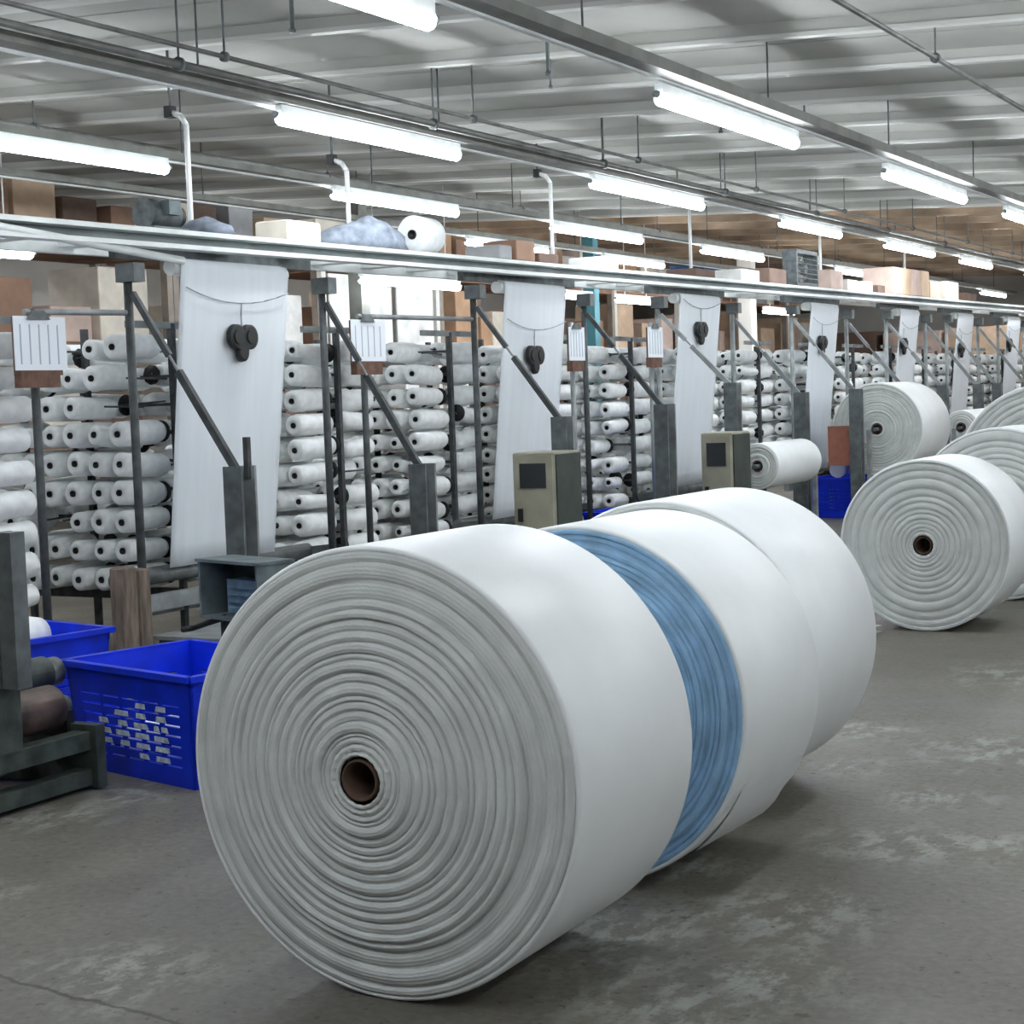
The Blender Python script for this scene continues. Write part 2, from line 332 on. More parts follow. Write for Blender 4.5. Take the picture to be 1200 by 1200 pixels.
# ---------------------------------------------------------------- fabric rolls
def fabric_roll(X, Y0, R, L, label, seed, face='edge', bulge=.07, zc_=None, nseg=112, core=.046, group=None, plug=True, layer=(.009, .036), amp=.0065):
    rng = random.Random(seed); z = R if zc_ is None else zc_
    t = thing('fabric_roll', (X, Y0, z-R), label, 'fabric roll', group)
    prof = []; jits = []; r = core+.012; rim = R-.012
    while r < rim-.004:
        w = min(rng.uniform(*layer)*(.6+.9*r/R), rim-r); w = max(w, .004)
        off = rng.uniform(-amp, amp)*(.5+.7*r/R); ph = rng.uniform(0, 6.3); a = rng.uniform(0, .0022)*(.3+r/R); kk = rng.choice((2, 3, 5)); a2 = rng.uniform(0, .0010)
        for q, dd in ((.03, .006), (.15, -.001), (.5, -.003), (.85, -.001), (.97, .0035)):
            rr = r+w*q; b = -bulge*(1-(rr/R)**1.4)
            prof.append((rr, b+off+dd)); jits.append((a, ph, kk, a2))
        r += w
    def jit(k, th):
        a, ph, kk, a2 = jits[k]
        return (a*math.sin(kk*th+ph)+a2*math.sin(17*th+ph*3), a*1.2*math.sin(th*2+ph)+a2*math.sin(23*th+ph))
    f = MB().lathe_y((X, Y0, z), prof, nseg, jit); fo = f.build('wound_edge', MT[face], None, (X, Y0, z)); fo.parent = t; fo.location = (0, 0, R)
    yr = prof[-1][1]
    w = MB().lathe_y((X, Y0, z), [(rim-.006, yr+.01), (rim, yr-.002), (R-.004, yr), (R, yr+.008), (R, L/2), (R, L-.012), (R-.01, L), (max(R-.2, core+.03), L), (core, L)], 128)
    w.build('outer_wrap', MT['wrap'], t)
    y0 = prof[0][1]
    cr = MB().lathe_y((X, Y0, z), [(core-.002, .16), (core-.002, y0-.004), (core+.001, y0-.006), (core+.004, y0-.004), (core+.004, y0+.04)], 32); cr.build('core_tube', MT['paper_core'], t)
    if plug: MB().lathe_y((X, Y0, z), [(.0005, .155), (core-.0015, .16)], 24).build('core_plug', MT['paper_core'], t)
    return t
fabric_roll(-2.262, 3.35, .55, .65, 'huge white woven fabric roll nearest the camera with grey ridged end', 3)
mid_roll = fabric_roll(-2.262, 4.42, .53, .635, 'white fabric roll with a blue wound end behind the nearest roll', 5, 'blue_edge', .03, layer=(.006, .02))
fl = MB(); vs = []; na, nb_ = 10, 8
for side in (0, 1):
    for a in range(na+1):
        for b in range(nb_+1):
            th = math.radians(-52+26*a/na); R_ = .533+.012*(1-a/na)**2*(.4+b/nb_)-.0025*side
            vs.append((-2.262+R_*math.cos(th), 4.50+(.53+.02*math.sin(a))*b/nb_, .53+R_*math.sin(th)))
n1 = (na+1)*(nb_+1); fs = []
for a in range(na):
    for b in range(nb_):
        p = a*(nb_+1)+b; q = p+nb_+1; fs += [(p, q, q+1, p+1), (n1+p, n1+p+1, n1+q+1, n1+q)]
fl.add(vs, fs, True).build('loose_flap', MT['wrap'], mid_roll)
fabric_roll(-2.385, 5.30, .535, .74, 'white fabric roll at the far end of the nearest row of three', 8)
fabric_roll(-2.70, 9.75, .50, .66, 'white fabric roll with clean ringed end alone at right behind the near row', 11, bulge=.02, layer=(.022, .048), amp=.0035)
fabric_roll(-2.62, 11.25, .565, .66, 'white fabric roll cut by the right edge, just behind the ringed roll', 14, bulge=.02, layer=(.022, .05), amp=.004)
fabric_roll(-2.75, 13.4, .70, .66, 'largest white fabric roll at the right edge, farthest of the three there', 17, bulge=.02, layer=(.022, .05), amp=.004)

# ---------------------------------------------------------------- take-up frames, hanging fabrics, black tags
STRIP = [8.03, 11.75, 15.05, 18.68, 22.1, 25.0, 28.1]
def zb(y): return 2.25+.0085*(y-7.5)
XP, XW = -6.3, -5.6
PO = [.88, .88, .88, .97, .88, .88, .88]                     # left pole to fabric centre
NAME = ['nearest', 'second', 'third', 'fourth', 'fifth', 'sixth', 'seventh']
POST = [(1.13, 1.05), (1.29, 1.34), (1.5, 1.39), (1.4, 1.4), (1.4, 1.4), (1.4, 1.4), (1.4, 1.4)]
for i, ys in enumerate(STRIP):
    t = thing('take_up_frame', (XP, ys, 0), 'grey steel pole frame with slanted braces around the %s hanging fabric' % NAME[i], 'machine frame', 'take-up frames along the aisle')
    top = zb(ys)-.02
    for j, yy in enumerate((ys-PO[i], ys+.93)):
        m_ = MT['frame'] if i < 2 else MT['steel2']
        pl = MB().tube((XP, yy, 0), (XP, yy, top), .024, 10).build('pole', m_, t)
        MB().box((XP, yy, .01), (.12, .12, .02)).build('base_plate', MT['steel'], pl)
        MB().box((XP+.02, yy, top-.05), (.13, .09, .1)).build('bracket', MT['steel'], t)
        h = POST[i][j]
        # brace: thin rod inside a thicker lower sleeve
        a = Vector((XP+.03, yy, top-.16)); b = Vector((XW-.02, yy, h-.02)); mid = a.lerp(b, .45); mid0 = a.lerp(b, .36)
        br = MB().bar(a, mid0, .026, .034).build('brace', m_, t)
        MB().tube(a, b, .008, 8).build('brace_rod', MT['steel2'], br)
        MB().bar(mid, b, .032, .04).build('brace_sleeve', m_, br)
        # post: folded channel
        pw = .13 if i != 1 or j == 0 else .17
        ps = MB(); ps.box((XW, yy-pw/2+.008, h/2), (.12, .016, h)); ps.build('post', MT['steel'], t)
        ps = MB(); ps.box((XW, yy+pw/2-.008, h/2), (.12, .016, h)); ps.build('post', MT['steel2'], t)
        MB().box((XW-.05, yy, h/2-.02), (.016, pw-.032, h-.04)).build('post_web', MT['steel'], t)
        MB().box((XW-.03, yy, .012), (.15, .22, .024)).build('foot_plate', MT['steel'], t)
        if i == 0 and j == 0: MB().box((XW+.02, yy+.045, h+.04), (.03, .03, .22)).build('upright_lug', MT['frame'], t)
    MB().bar((XP-.10, ys-PO[i], zb(ys)+.055), (XP-.10, ys+.93, zb(ys)+.07), .05, .07).build('upper_rail', MT['steel'], t)
    # rollers: one at the top the fabric passes over, one below it
    MB().tube((XP-.0, ys-.53, zb(ys)-.02), (XP-.0, ys+.53, zb(ys)-.02), .045, 14).build('top_roller', MT['chan'], t)
    MB().tube((XP-.2, ys-PO[i], .50), (XP-.2, ys+.93, .50), .05, 12).build('lower_roller', MT['roller'], t)
    MB().bar((XP-.1, ys-PO[i], .36), (XP-.1, ys+.93, .36), .06, .09).build('lower_rail', MT['steel2'], t)
    MB().bar((XP-.0, ys-PO[i], .52), (XP-.2, ys-PO[i], .50), .03, .05).build('side_arm', MT['steel'], t)
    MB().bar((XP-.0, ys+.93, .52), (XP-.2, ys+.93, .50), .03, .05).build('side_arm', MT['steel'], t)
    if i != 3: MB().bar((XW, ys-.82, .2), (XW, ys+.87, .2), .08, .1).build('front_rail', MT['steel'], t)
    # the hanging fabric: a thick sheet with soft vertical folds
    wd_ = (1.0, 1.0, .98, .96, .86, .9, .92)[i]; zs = zb(ys)-.02; zbm = (.54, .52, .55, .5, .5, .5, .5)[i]
    nx, nz = 22, 16; vs = []
    for side in (0, 1):
        for a in range(nz+1):
            fz = max(0, (a-2)/(nz-2))
            for b in range(nx+1):
                fy = b/nx; z = zs+(zbm-zs)*fz
                w_ = wd_*(1-.02*fz); y = ys-.03*fz+(fy-.5)*w_
                x = XP+.062-.17*fz+.004*math.sin(fy*13+i)*min(1, fz*3)+.002*math.sin(fy*41+fz*3+i*2)*fz-.004*side
                if a == 0: x, z = XP-.004*side, zb(ys)+.034-.004*side
                if a == 1: x, z = XP+.050-.004*side, zb(ys)+.022-.003*side
                vs.append((x, y, z))
    n1 = (nx+1)*(nz+1); fs = []
    for a in range(nz):
        for b in range(nx):
            p = a*(nx+1)+b; q = p+nx+1
            fs.append((p, q, q+1, p+1)); fs.append((n1+p, n1+p+1, n1+q+1, n1+q))
    for b in range(nx): fs.append((b, b+1, n1+b+1, n1+b)); p = nz*(nx+1)+b; fs.append((p, n1+p, n1+p+1, p+1))
    for a in range(nz): p = a*(nx+1); q = p+nx+1; fs.append((p, n1+p, n1+q, q)); p += nx; q += nx; fs.append((p, q, n1+q, n1+p))
    tag(MB().add(vs, fs, True).build('hanging_fabric', MT['web'], None, (XP+.05, ys, zbm)), 'long white woven fabric hanging from the overhead channel, %s from the left' % ('first' if i == 0 else ORD[i]), 'fabric', 'hanging fabrics along the aisle')
    if i == 1:
        fb = bpy.data.objects['hanging_fabric.001']
        for q in range(7):
            zz = .955; xq = XP+.068-.17*((zs-zz)/(zs-zbm))+.004
            MB().box((xq, ys-.17+q*.047, zz), (.003, .034, .022)).build('printed_mark', MT['ink'], fb)
    # black three-lobed tag on a cord
    ty, tz = ((8.06, 1.825), (11.72, 1.735), (15.02, 1.99), (18.56, 1.91), (21.8, 1.93), (24.75, 1.90), (27.75, 2.0))[i]
    xf = XP+.066-.17*((zs-tz)/(zs-zbm))
    t2 = thing('black_weight', (xf+.02, ty, tz), 'black three-lobed weight hung by a cord on the %s hanging fabric' % NAME[i], 'weight', 'black weights on the hanging fabrics')
    bd = MB(); n = 40; pts = []
    for k in range(n):
        th = 2*PI*k/n; best = 0
        for (cy, cz, cr) in ((-.06, .025, .075), (.06, .025, .075), (-.012, -.075, .048), (0, 0, .06)):
            bq = cy*math.cos(th)+cz*math.sin(th); disc = bq*bq-(cy*cy+cz*cz-cr*cr)
            if disc >= 0: best = max(best, bq+math.sqrt(disc))
        pts.append((best*math.cos(th), best*math.sin(th)))
    bx = xf+.018
    vs = [(bx, ty, tz)]+[(bx, ty+a, tz+b) for a, b in pts]+[(bx+.028, ty+a*.97, tz+b*.97) for a, b in pts]+[(bx+.034, ty+a*.85, tz+b*.85) for a, b in pts]+[(bx+.034, ty, tz)]
    fs = [(0, 1+(k+1) % n, 1+k) for k in range(n)]
    for lv in range(2): fs += [(1+lv*n+k, 1+lv*n+(k+1) % n, 1+(lv+1)*n+(k+1) % n, 1+(lv+1)*n+k) for k in range(n)]
    fs += [(1+2*n+k, 1+2*n+(k+1) % n, len(vs)-1) for k in range(n)]
    bd.add(vs, fs); bd.build('weight_body', MT['black'], t2)
    for cy in (-.06, .06): MB().tube((bx+.03, ty+cy, tz+.025), (bx+.042, ty+cy, tz+.025), .045, 18).build('round_cap', MT['black'], t2)
    zz = tz+.22; xq = XP+.066-.17*((zs-zz)/(zs-zbm))+.012
    MB().path([(bx+.012, ty, tz+.03), (xq, ty-.01, tz+.15), (xq, ty, zz)], .005).build('hanging_cord', MT['cord'], t2)
    MB().path([(xq+.004+.01*abs(u)**2, ys+u*wd_/2*.96, zz+.075*u*u) for u in (-1, -.75, -.5, -.25, 0, .25, .5, .75, 1)], .0035, 5).build('cross_cord', MT['cord'], t2)

# rolls being wound on the frames
fabric_roll(-5.45, 14.35, .205, 1.15, 'small white fabric roll wound on the third take-up frame', 21, bulge=.02, plug=False, zc_=.75, core=.04, nseg=64)
fabric_roll(-5.45, 17.95, .50, 1.12, 'big white fabric roll on the fourth take-up frame', 22, bulge=.02, plug=False, zc_=.96, core=.05, nseg=80)
fabric_roll(-5.45, 21.5, .22, 1.2, 'little white fabric roll on the fifth take-up frame', 23, bulge=.02, plug=False, zc_=.86, core=.05, nseg=64)
for i, (y0, z, L) in {2: (14.35, .75, 1.15), 3: (17.95, .96, 1.12), 4: (21.5, .86, 1.2)}.items():
    t = thing('winding_shaft', (-5.45, y0, z), 'dark winding shaft carrying the roll on the %s take-up frame' % NAME[i], 'shaft', 'winding shafts')
    MB().tube((-5.45, y0-.10, z), (-5.45, STRIP[i]+.90, z), .022, 12).build('shaft', MT['steel'], t)
    for yy in (STRIP[i]-PO[i]+.02, STRIP[i]+.93-.02): MB().box((-5.475, yy, z/2), (.04, .05, z)).build('bearing_arm', MT['steel2'], t)

# ---------------------------------------------------------------- overhead channel over the looms
t = thing('overhead_channel', (XP, 3, 2.3), 'long pale channel beam with dark web running above all hanging fabrics', 'beam')
def ybar(x, y0, y1, z0, w, h, mname, nm):
    a = (x, y0, z0+.0098*(y0-7.5)); b = (x, y1, z0+.0098*(y1-7.5))
    MB().bar(a, b, w, h).build(nm, MT[mname], t)
ybar(XP+.10, 2, 33, 2.412, .10, .026, 'chan', 'top_flange')
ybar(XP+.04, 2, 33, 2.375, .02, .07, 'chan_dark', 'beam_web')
ybar(XP+.10, 2, 33, 2.334, .10, .026, 'chan', 'bottom_flange')
ybar(XP-.75, 2, 33, 2.41, .06, .10, 'chan', 'rear_rail')
MB().tube((XP+.16, 5.2, 2.405), (XP+.10, 7.50, 2.262), .022, 10).build('edge_tube', MT['chan'], t)
y = 2.5
while y < 33:
    MB().box((XP-.36, y, 2.405+.0098*(y-7.5)), (.80, .14, .03)).build('cross_plank', MT['chan'], t); y += .62
# things lying on the channel
def ptop(y): return 2.434+.0098*(y-7.5)
def on_top(name, y, label, cat): return thing(name, (XP-.1, y, ptop(y)), label, cat)
t = on_top('drive_motor', 7.55, 'dark grey drive motor on the overhead channel above the nearest hanging fabric', 'motor')
z = ptop(7.55)
MB().tube((XP-.1, 7.42, z+.10), (XP-.1, 7.66, z+.10), .085, 18).build('motor_body', MT['motor'], t)
MB().tube((XP-.1, 7.66, z+.10), (XP-.1, 7.72, z+.10), .06, 14).build('motor_end', MT['black'], t)
MB().box((XP-.1, 7.54, z+.012), (.2, .3, .024)).build('motor_foot', MT['steel'], t)
MB().box((XP+.0, 7.54, z+.13), (.06, .1, .08)).build('terminal_box', MT['boxgrey'], t)
def blob(name, y, L, W, H, mname, label, cat, seed):
    rng = random.Random(seed); z = ptop(y); n, k = 18, 6; vs = []
    for a in range(k+1):
        e = a/k*PI/2
        for b in range(n):
            th = 2*PI*b/n; rr = math.cos(e)*(1+.18*math.sin(3*th+seed)+.1*math.sin(7*th+a)) if a < k else .02
            vs.append((XP-.1+W/2*rr*math.cos(th), y+L/2*rr*math.sin(th), z+H*math.sin(e)*(1+.15*math.sin(2*th+seed*2))+rng.uniform(0, .01)*(a > 0)))
    fs = [(a*n+b, a*n+(b+1) % n, (a+1)*n+(b+1) % n, (a+1)*n+b) for a in range(k) for b in range(n)]+[tuple(range(n-1, -1, -1)), tuple(range(k*n, k*n+n))]
    return tag(MB().add(vs, fs, True).build(name, MT[mname], None, (XP-.1, y, z)), label, cat)
blob('cloth_bundle', 7.98, .35, .32, .10, 'cloth', 'low grey cloth heap right of the motor on the overhead channel', 'cloth', 2)
blob('cloth_bundle', 9.65, .95, .36, .20, 'cloth', 'big grey cloth heap on the overhead channel left of the white cone roll', 'cloth', 1)
def carton(name, x, y, z, d, mi, label, rz=0, group=None, cat='carton'):
    t = thing(name, (x, y, z), label, cat, group); t.rotation_euler = (0, 0, rz)
    MB().bevel_box((x, y, z+d[2]/2+.002), (d[0], d[1], d[2]-.003), .008).build('carton_body', CARTON[mi], t)
    MB().box((x, y, z+d[2]+.001), (.05, d[1]-.02, .002)).build('packing_tape', CARTON[5 if mi != 5 else 3], t)
    return t
carton('carton', XP-.15, 8.84, ptop(8.84), (.25, .36, .14), 3, 'flat cream carton on the overhead channel left of the big cloth heap')
t = on_top('yarn_cone', 10.27, 'large white yarn package with dark hole standing on the overhead channel', 'yarn package'); z = ptop(10.27)
MB().lathe_y((XP-.05, 10.15, z+.13), [(.03, 0), (.12, 0), (.135, .01), (.125, .24), (.11, .25), (.03, .25)], 28).build('yarn_body', MT['yarn'], t)
MB().lathe_y((XP-.05, 10.15, z+.13), [(.001, .02), (.034, .01), (.034, -.01), (.026, -.01), (.026, .012)], 16).build('core_tube', MT['black'], t)
for k, (y, L, H, mi, lb) in enumerate(((11.3, .2, .11, 5, 'small grey box on the overhead channel just left of the second hanging fabric'), (11.62, .3, .16, 1, 'brown box on the overhead channel above the second hanging fabric'), (12.0, .34, .08, 2, 'flat dark box on the overhead channel right of the second hanging fabric'),
        (13.1, .35, .10, 7, 'flat white box on the overhead channel midway between second and third fabrics'), (15.2, .5, .08, 2, 'flat dark box above the third hanging fabric'), (16.4, .5, .12, 7, 'white box on the overhead channel between third and fourth fabrics'), (17.2, .5, .16, 2, 'dark box on the overhead channel left of the fan'),
        (19.15, .45, .22, 4, 'dusty pink box on the overhead channel right of the fan'), (19.75, .4, .13, 7, 'first white box right of the fan on the overhead channel'), (20.35, .35, .13, 7, 'second white box right of the fan on the overhead channel'), (20.9, .3, .10, 2, 'dark box left of the tall carton stack on the channel'),
        (23.4, .5, .22, 0, 'tan carton right of the tall carton stack on the channel'), (24.3, .7, .25, 3, 'cream carton far along the overhead channel'), (25.4, .6, .12, 2, 'flat dark box far along the overhead channel'))):
    carton('box', XP-.1, y, ptop(y), (.3, L, H), mi, lb, cat='box')
for k in range(4):
    y = 21.45+k*.42
    carton('tall_carton', XP-.1, y, ptop(y), (.4, .40, .34), 0 if k % 2 else 4, 'tall upright carton, %s from the left in the stack on the channel' % ORD[k], 0, 'tall cartons on the channel')
# caged fan
t = on_top('industrial_fan', 18.2, 'square grey industrial fan in a wire cage above the fourth hanging fabric', 'fan'); z = ptop(18.2); yc = 18.2; fx = XP-.05
fr = MB()
for a, b in (((-.34, 0), (.34, 0)), ((-.34, .36), (.34, .36)), ((-.34, 0), (-.34, .36)), ((.34, 0), (.34, .36))):
    fr.bar((fx, yc+a[0], z+a[1]+.02), (fx, yc+b[0], z+b[1]+.02), .16, .04)
fr.build('fan_frame', MT['motor'], t)
for k in range(6):
    a = 2*PI*k/6; ca, sa = math.cos(a), math.sin(a); c0 = Vector((fx, yc, z+.20))
    u = Vector((0, ca, sa)); w = Vector((0, -sa, ca))
    MB().add([c0+u*.05-w*.02-Vector((.02, 0, 0)), c0+u*.15-w*.07-Vector((.03, 0, 0)), c0+u*.15+w*.07+Vector((.03, 0, 0)), c0+u*.05+w*.02+Vector((.02, 0, 0)),
              c0+u*.05-w*.02-Vector((.028, 0, 0)), c0+u*.15-w*.07-Vector((.038, 0, 0)), c0+u*.15+w*.07+Vector((.022, 0, 0)), c0+u*.05+w*.02+Vector((.012, 0, 0))],
             [(0, 1, 2, 3), (7, 6, 5, 4), (0, 4, 5, 1), (1, 5, 6, 2), (2, 6, 7, 3), (3, 7, 4, 0)]).build('fan_blade', MT['tray'], t)
MB().tube((fx-.06, yc, z+.20), (fx+.06, yc, z+.20), .06, 14).build('fan_hub', MT['steel'], t)
for k in range(7):
    MB().tube((fx+.075, yc-.33, z+.04+k*.053), (fx+.075, yc+.33, z+.04+k*.053), .006, 6).build('cage_wire', MT['steel'], t)
# white conduits dropping from the roof to the channel
for k, (y, zt) in enumerate(((7.85, 3.21), (9.55, 3.10), (12.6, 3.3), (15.6, 3.44), (19.6, 3.4), (23.2, 3.4))):
    x = XP-.42; y += .37; t = thing('cable_conduit', (x, y, ptop(y)), 'white cable conduit dropping from the roof to the channel, %s from the left' % ORD[k], 'conduit', 'white conduits above the looms')
    MB().path([(x, y, ptop(y)), (x, y, zt-.06), (x-.04, y, zt), (x-.12, y, zt+.03)], .017, 8).build('conduit_pipe', MT['rod'], t)
    MB().tube((x, y, ptop(y)), (x, y, ptop(y)+.05), .05, 12, .02).build('conduit_foot', MT['rod'], t)
    MB().tube((x-.12, y, zt), (x-.12, y, zc(x)+.06), .009, 6).build('hanger_rod', MT['steel'], t)
    MB().box((x-.12, y, zt+.03), (.05, .06, .07)).build('clamp', MT['black'], t)

# ---------------------------------------------------------------- clipboards on poles
for k, (y, w, z0, m_, dx) in enumerate(((6.42, .36, 1.57, 'nearest', 0), (9.40, .40, 1.62, 'second', 0), (12.44, .28, 1.63, 'third', 0), (14.0, .32, 1.66, 'fourth', 0))):
    x = XP+.03
    t = thing('clipboard_stand', (x, y, 0), '%s white paper clipboard from the left, on a dark pole before the creels' % ('first' if k == 0 else ORD[k]), 'clipboard', 'clipboards on poles')
    MB().tube((x-.03, y, 0), (x-.03, y, z0+.4), .022, 10).build('pole', MT['frame'] if k < 2 else MT['steel2'], t)
    MB().box((x-.03, y, .01), (.14, .14, .02)).build('base_plate', MT['steel'], t)
    MB().box((x, y, z0+.21), (.012, w*.92, .29)).build('board', MT['brown'], t)
    ps = MB(); ps.box((x+.012, y+.01, z0+.225), (.006, w, .27)).build('paper_sheet', MT['paper'], t)
    for q in range(5):
        MB().box((x+.016, y-w*.36+q*w*.18, z0+.22), (.002, .008, .20)).build('printed_line', MT['ink'], t)
    MB().box((x+.01, y-.02, z0+.045), (.05, w*.75, .085)).build('holder_box', MT['brown'], t)
    MB().add([(x+.02, y-.09, z0+.345), (x+.02, y+.07, z0+.345), (x+.02, y+.03, z0+.39), (x+.02, y-.05, z0+.39), (x+.03, y-.09, z0+.345), (x+.03, y+.07, z0+.345), (x+.03, y+.03, z0+.39), (x+.03, y-.05, z0+.39)],
             [(3, 2, 1, 0), (4, 5, 6, 7), (0, 1, 5, 4), (1, 2, 6, 5), (2, 3, 7, 6), (3, 0, 4, 7)]).build('clip', MT['steel'], t)
    yb = (7.15, 10.87, None, None)[k]
    if yb: MB().tube((x-.03, y-.05, z0+.385), (x-.03, yb-.026, z0+.40), .016, 8).build('cross_bar', MT['steel2'], t)
# ---------------------------------------------------------------- yarn creels
XC0, PITCH, NCOL, NROW = -6.64, .175, 7, 9
PAN = [4.25, 5.82, 7.40, 9.08, 10.55, 12.2, 13.75, 15.4, 17.0, 18.7, 20.3, 21.9, 23.5, 25.1, 26.7, 28.3, 29.9, 31.5]
xb = XC0-PITCH*(NCOL-1)
allb = []
rb = random.Random(4)
for pi, p in enumerate(PAN):
    for side in (0, 1):
        for r in range(NROW):
            for c in range(NCOL):
                empty = rb.random() < (.06 if r < 8 else .22)
                v = 5 if empty else rb.choices(range(5), (5, 4, 3, 4, .7))[0]
                x = XC0-PITCH*c+rb.uniform(-.006, .006); z = .48+.165*r+rb.uniform(-.006, .006)
                dy = rb.uniform(-.025, -.002); y = p+dy if side == 0 else p+.84-dy
                tw = 2.2 if v in (2, 4) else 1; rx, rz = tw*max(-.07, min(.05, rb.gauss(-.012, .028))), tw*max(-.08, min(.08, rb.gauss(0, .04)))
                allb.append((pi, side, r, c, v, x, y, z, rx, rz, rb.random() < .34))
for i, p in enumerate(PAN):                                # one upright panel, bobbins on its front and rear side
    t = thing('yarn_creel', (XC0, p, 0), 'dark steel yarn creel panel set across the aisle line, %s from the left' % nth(i), 'yarn creel', 'yarn creels behind the frames')
    yb = p+.42
    for xx in (XC0+.06, (XC0+xb)/2-.0875, xb-.09):
        MB().box((xx, yb, .97), (.035, .035, 1.94)).build('upright', MT['frame'], t)
    for r in range(NROW):
        MB().box(((XC0+xb)/2, yb, .48+.165*r), (XC0-xb+.13, .018, .018)).build('cross_bar', MT['frame'], t)
    for zz in (.28, 1.93): MB().bar((XC0+.06, yb-.38, zz), (XC0+.06, yb+.38, zz), .03, .04).build('side_rail', MT['steel2'], t)
    MB().bar((XC0+.06, yb, .35), (xb-.09, yb, .35), .05, .07).build('bottom_rail', MT['frame'], t)
    sp = MB()
    for q in allb:
        if q[0] != i: continue
        side, v, x, y, z, rx, rz = q[1], q[4], q[5], q[6], q[7], q[8], q[9]
        M = Matrix.Rotation(rz+(PI if side else 0), 3, 'Z') @ Matrix.Rotation(rx, 3, 'X'); o = Vector((x, y, z))
        sp.tube(o+M @ Vector((0, .10, 0)), o+M @ Vector((0, .43, 0)), .006, 5)
    tag(sp.build('spindles', MT['frame'], t), kind='stuff')
allb = [q for q in allb if q[4] < 5]
# bobbin meshes (axis +Y, open end at y=0)
VAR = [(.072, .37), (.066, .36), (.060, .36), (.075, .37), (.046, .35)]
bobo = []
for r, L in VAR:
    o1 = MB().lathe_y((0, 0, 0), [(.017, .010), (.021, 0), (r*.80, 0), (r*.97, .012), (r, L*.3), (r*.97, L*.86), (r*.78, L-.01), (.017, L)], 18).build('yarn_bobbin', MT['yarn'])
    o2 = MB().lathe_y((0, 0, 0), [(.001, .026), (.0145, .022), (.0155, -.006), (.019, -.006), (.019, .012)], 10).build('core_tube', MT['black'])
    bobo.append((o1.data, o2.data)); bpy.data.objects.remove(o1); bpy.data.objects.remove(o2)
o1 = MB().lathe_y((0, 0, 0), [(.014, .372), (.055, .372), (.064, .378), (.064, .388), (.055, .394), (.014, .394)], 16).build('end_disc', MT['black']); flm = o1.data; bpy.data.objects.remove(o1)
def hidden(x, y, z):
    u, v, d = px((x, y, z))
    if not (-15 < u < 1210 and 0 < v < 1200): return True
    for i, ys in enumerate(STRIP):
        if y < ys-.2: continue
        if px((XP, ys-.48, z))[0] < u < px((XP, ys+.44, z))[0]: return True
    return (u > 225 and v > 670) or (u < 28 and v > 640)
front = sorted([b for b in allb if not hidden(b[5], b[6], b[7]) and (b[1] == 0 or b[3] < 3)], key=lambda b: b[6]+.55*b[3]+(.4 if b[1] else 0))
single = set(front[:300])
stuff = MB()
for b in allb:
    pi, side, r, c, v, x, y, z, rx, rz, disc = b
    if b in single:
        o = bpy.data.objects.new('yarn_bobbin', bobo[v][0]); COL.objects.link(o)
        o.location = (x, y, z); o.rotation_euler = (rx, 0, rz+(PI if side else 0))
        tag(o, 'white yarn bobbin on the %s creel panel, %s side, %s row down, %s from aisle' % (nth(pi), 'rear' if side else 'front', ORD[NROW-1-r], ORD[c]), 'bobbin', 'white yarn bobbins on the creels')
        q = bpy.data.objects.new('core_tube', bobo[v][1]); COL.objects.link(q); q.parent = o
        if disc: q = bpy.data.objects.new('end_disc', flm); COL.objects.link(q); q.parent = o
    else:
        M = Matrix.Rotation(rz+(PI if side else 0), 3, 'Z') @ Matrix.Rotation(rx, 3, 'X'); R, L = VAR[v]; n = 9
        def rings(prof, mi):
            stuff.cur = mi
            vs = [Vector((x, y, z))+M @ Vector((q*math.cos(2*PI*i/n), yy, q*math.sin(2*PI*i/n))) for q, yy in prof for i in range(n)]
            stuff.add(vs, [(j*n+i, (j+1)*n+i, (j+1)*n+(i+1) % n, j*n+(i+1) % n) for j in range(len(prof)-1) for i in range(n)], True)
        rings([(.017, 0), (R*.85, 0), (R, .03), (R, L*.85), (R*.8, L), (.017, L)], 0)
        rings([(.001, .0), (.02, -.004), (.02, .004)], 1)
        if disc: rings([(.014, .375), (.06, .38), (.06, .39), (.014, .394)], 1)
o = stuff.build('yarn_bobbins', [MT['yarn'], MT['black']]); tag(o, 'remaining rows of white yarn bobbins deeper and farther along the creels', 'bobbins', None, 'stuff')
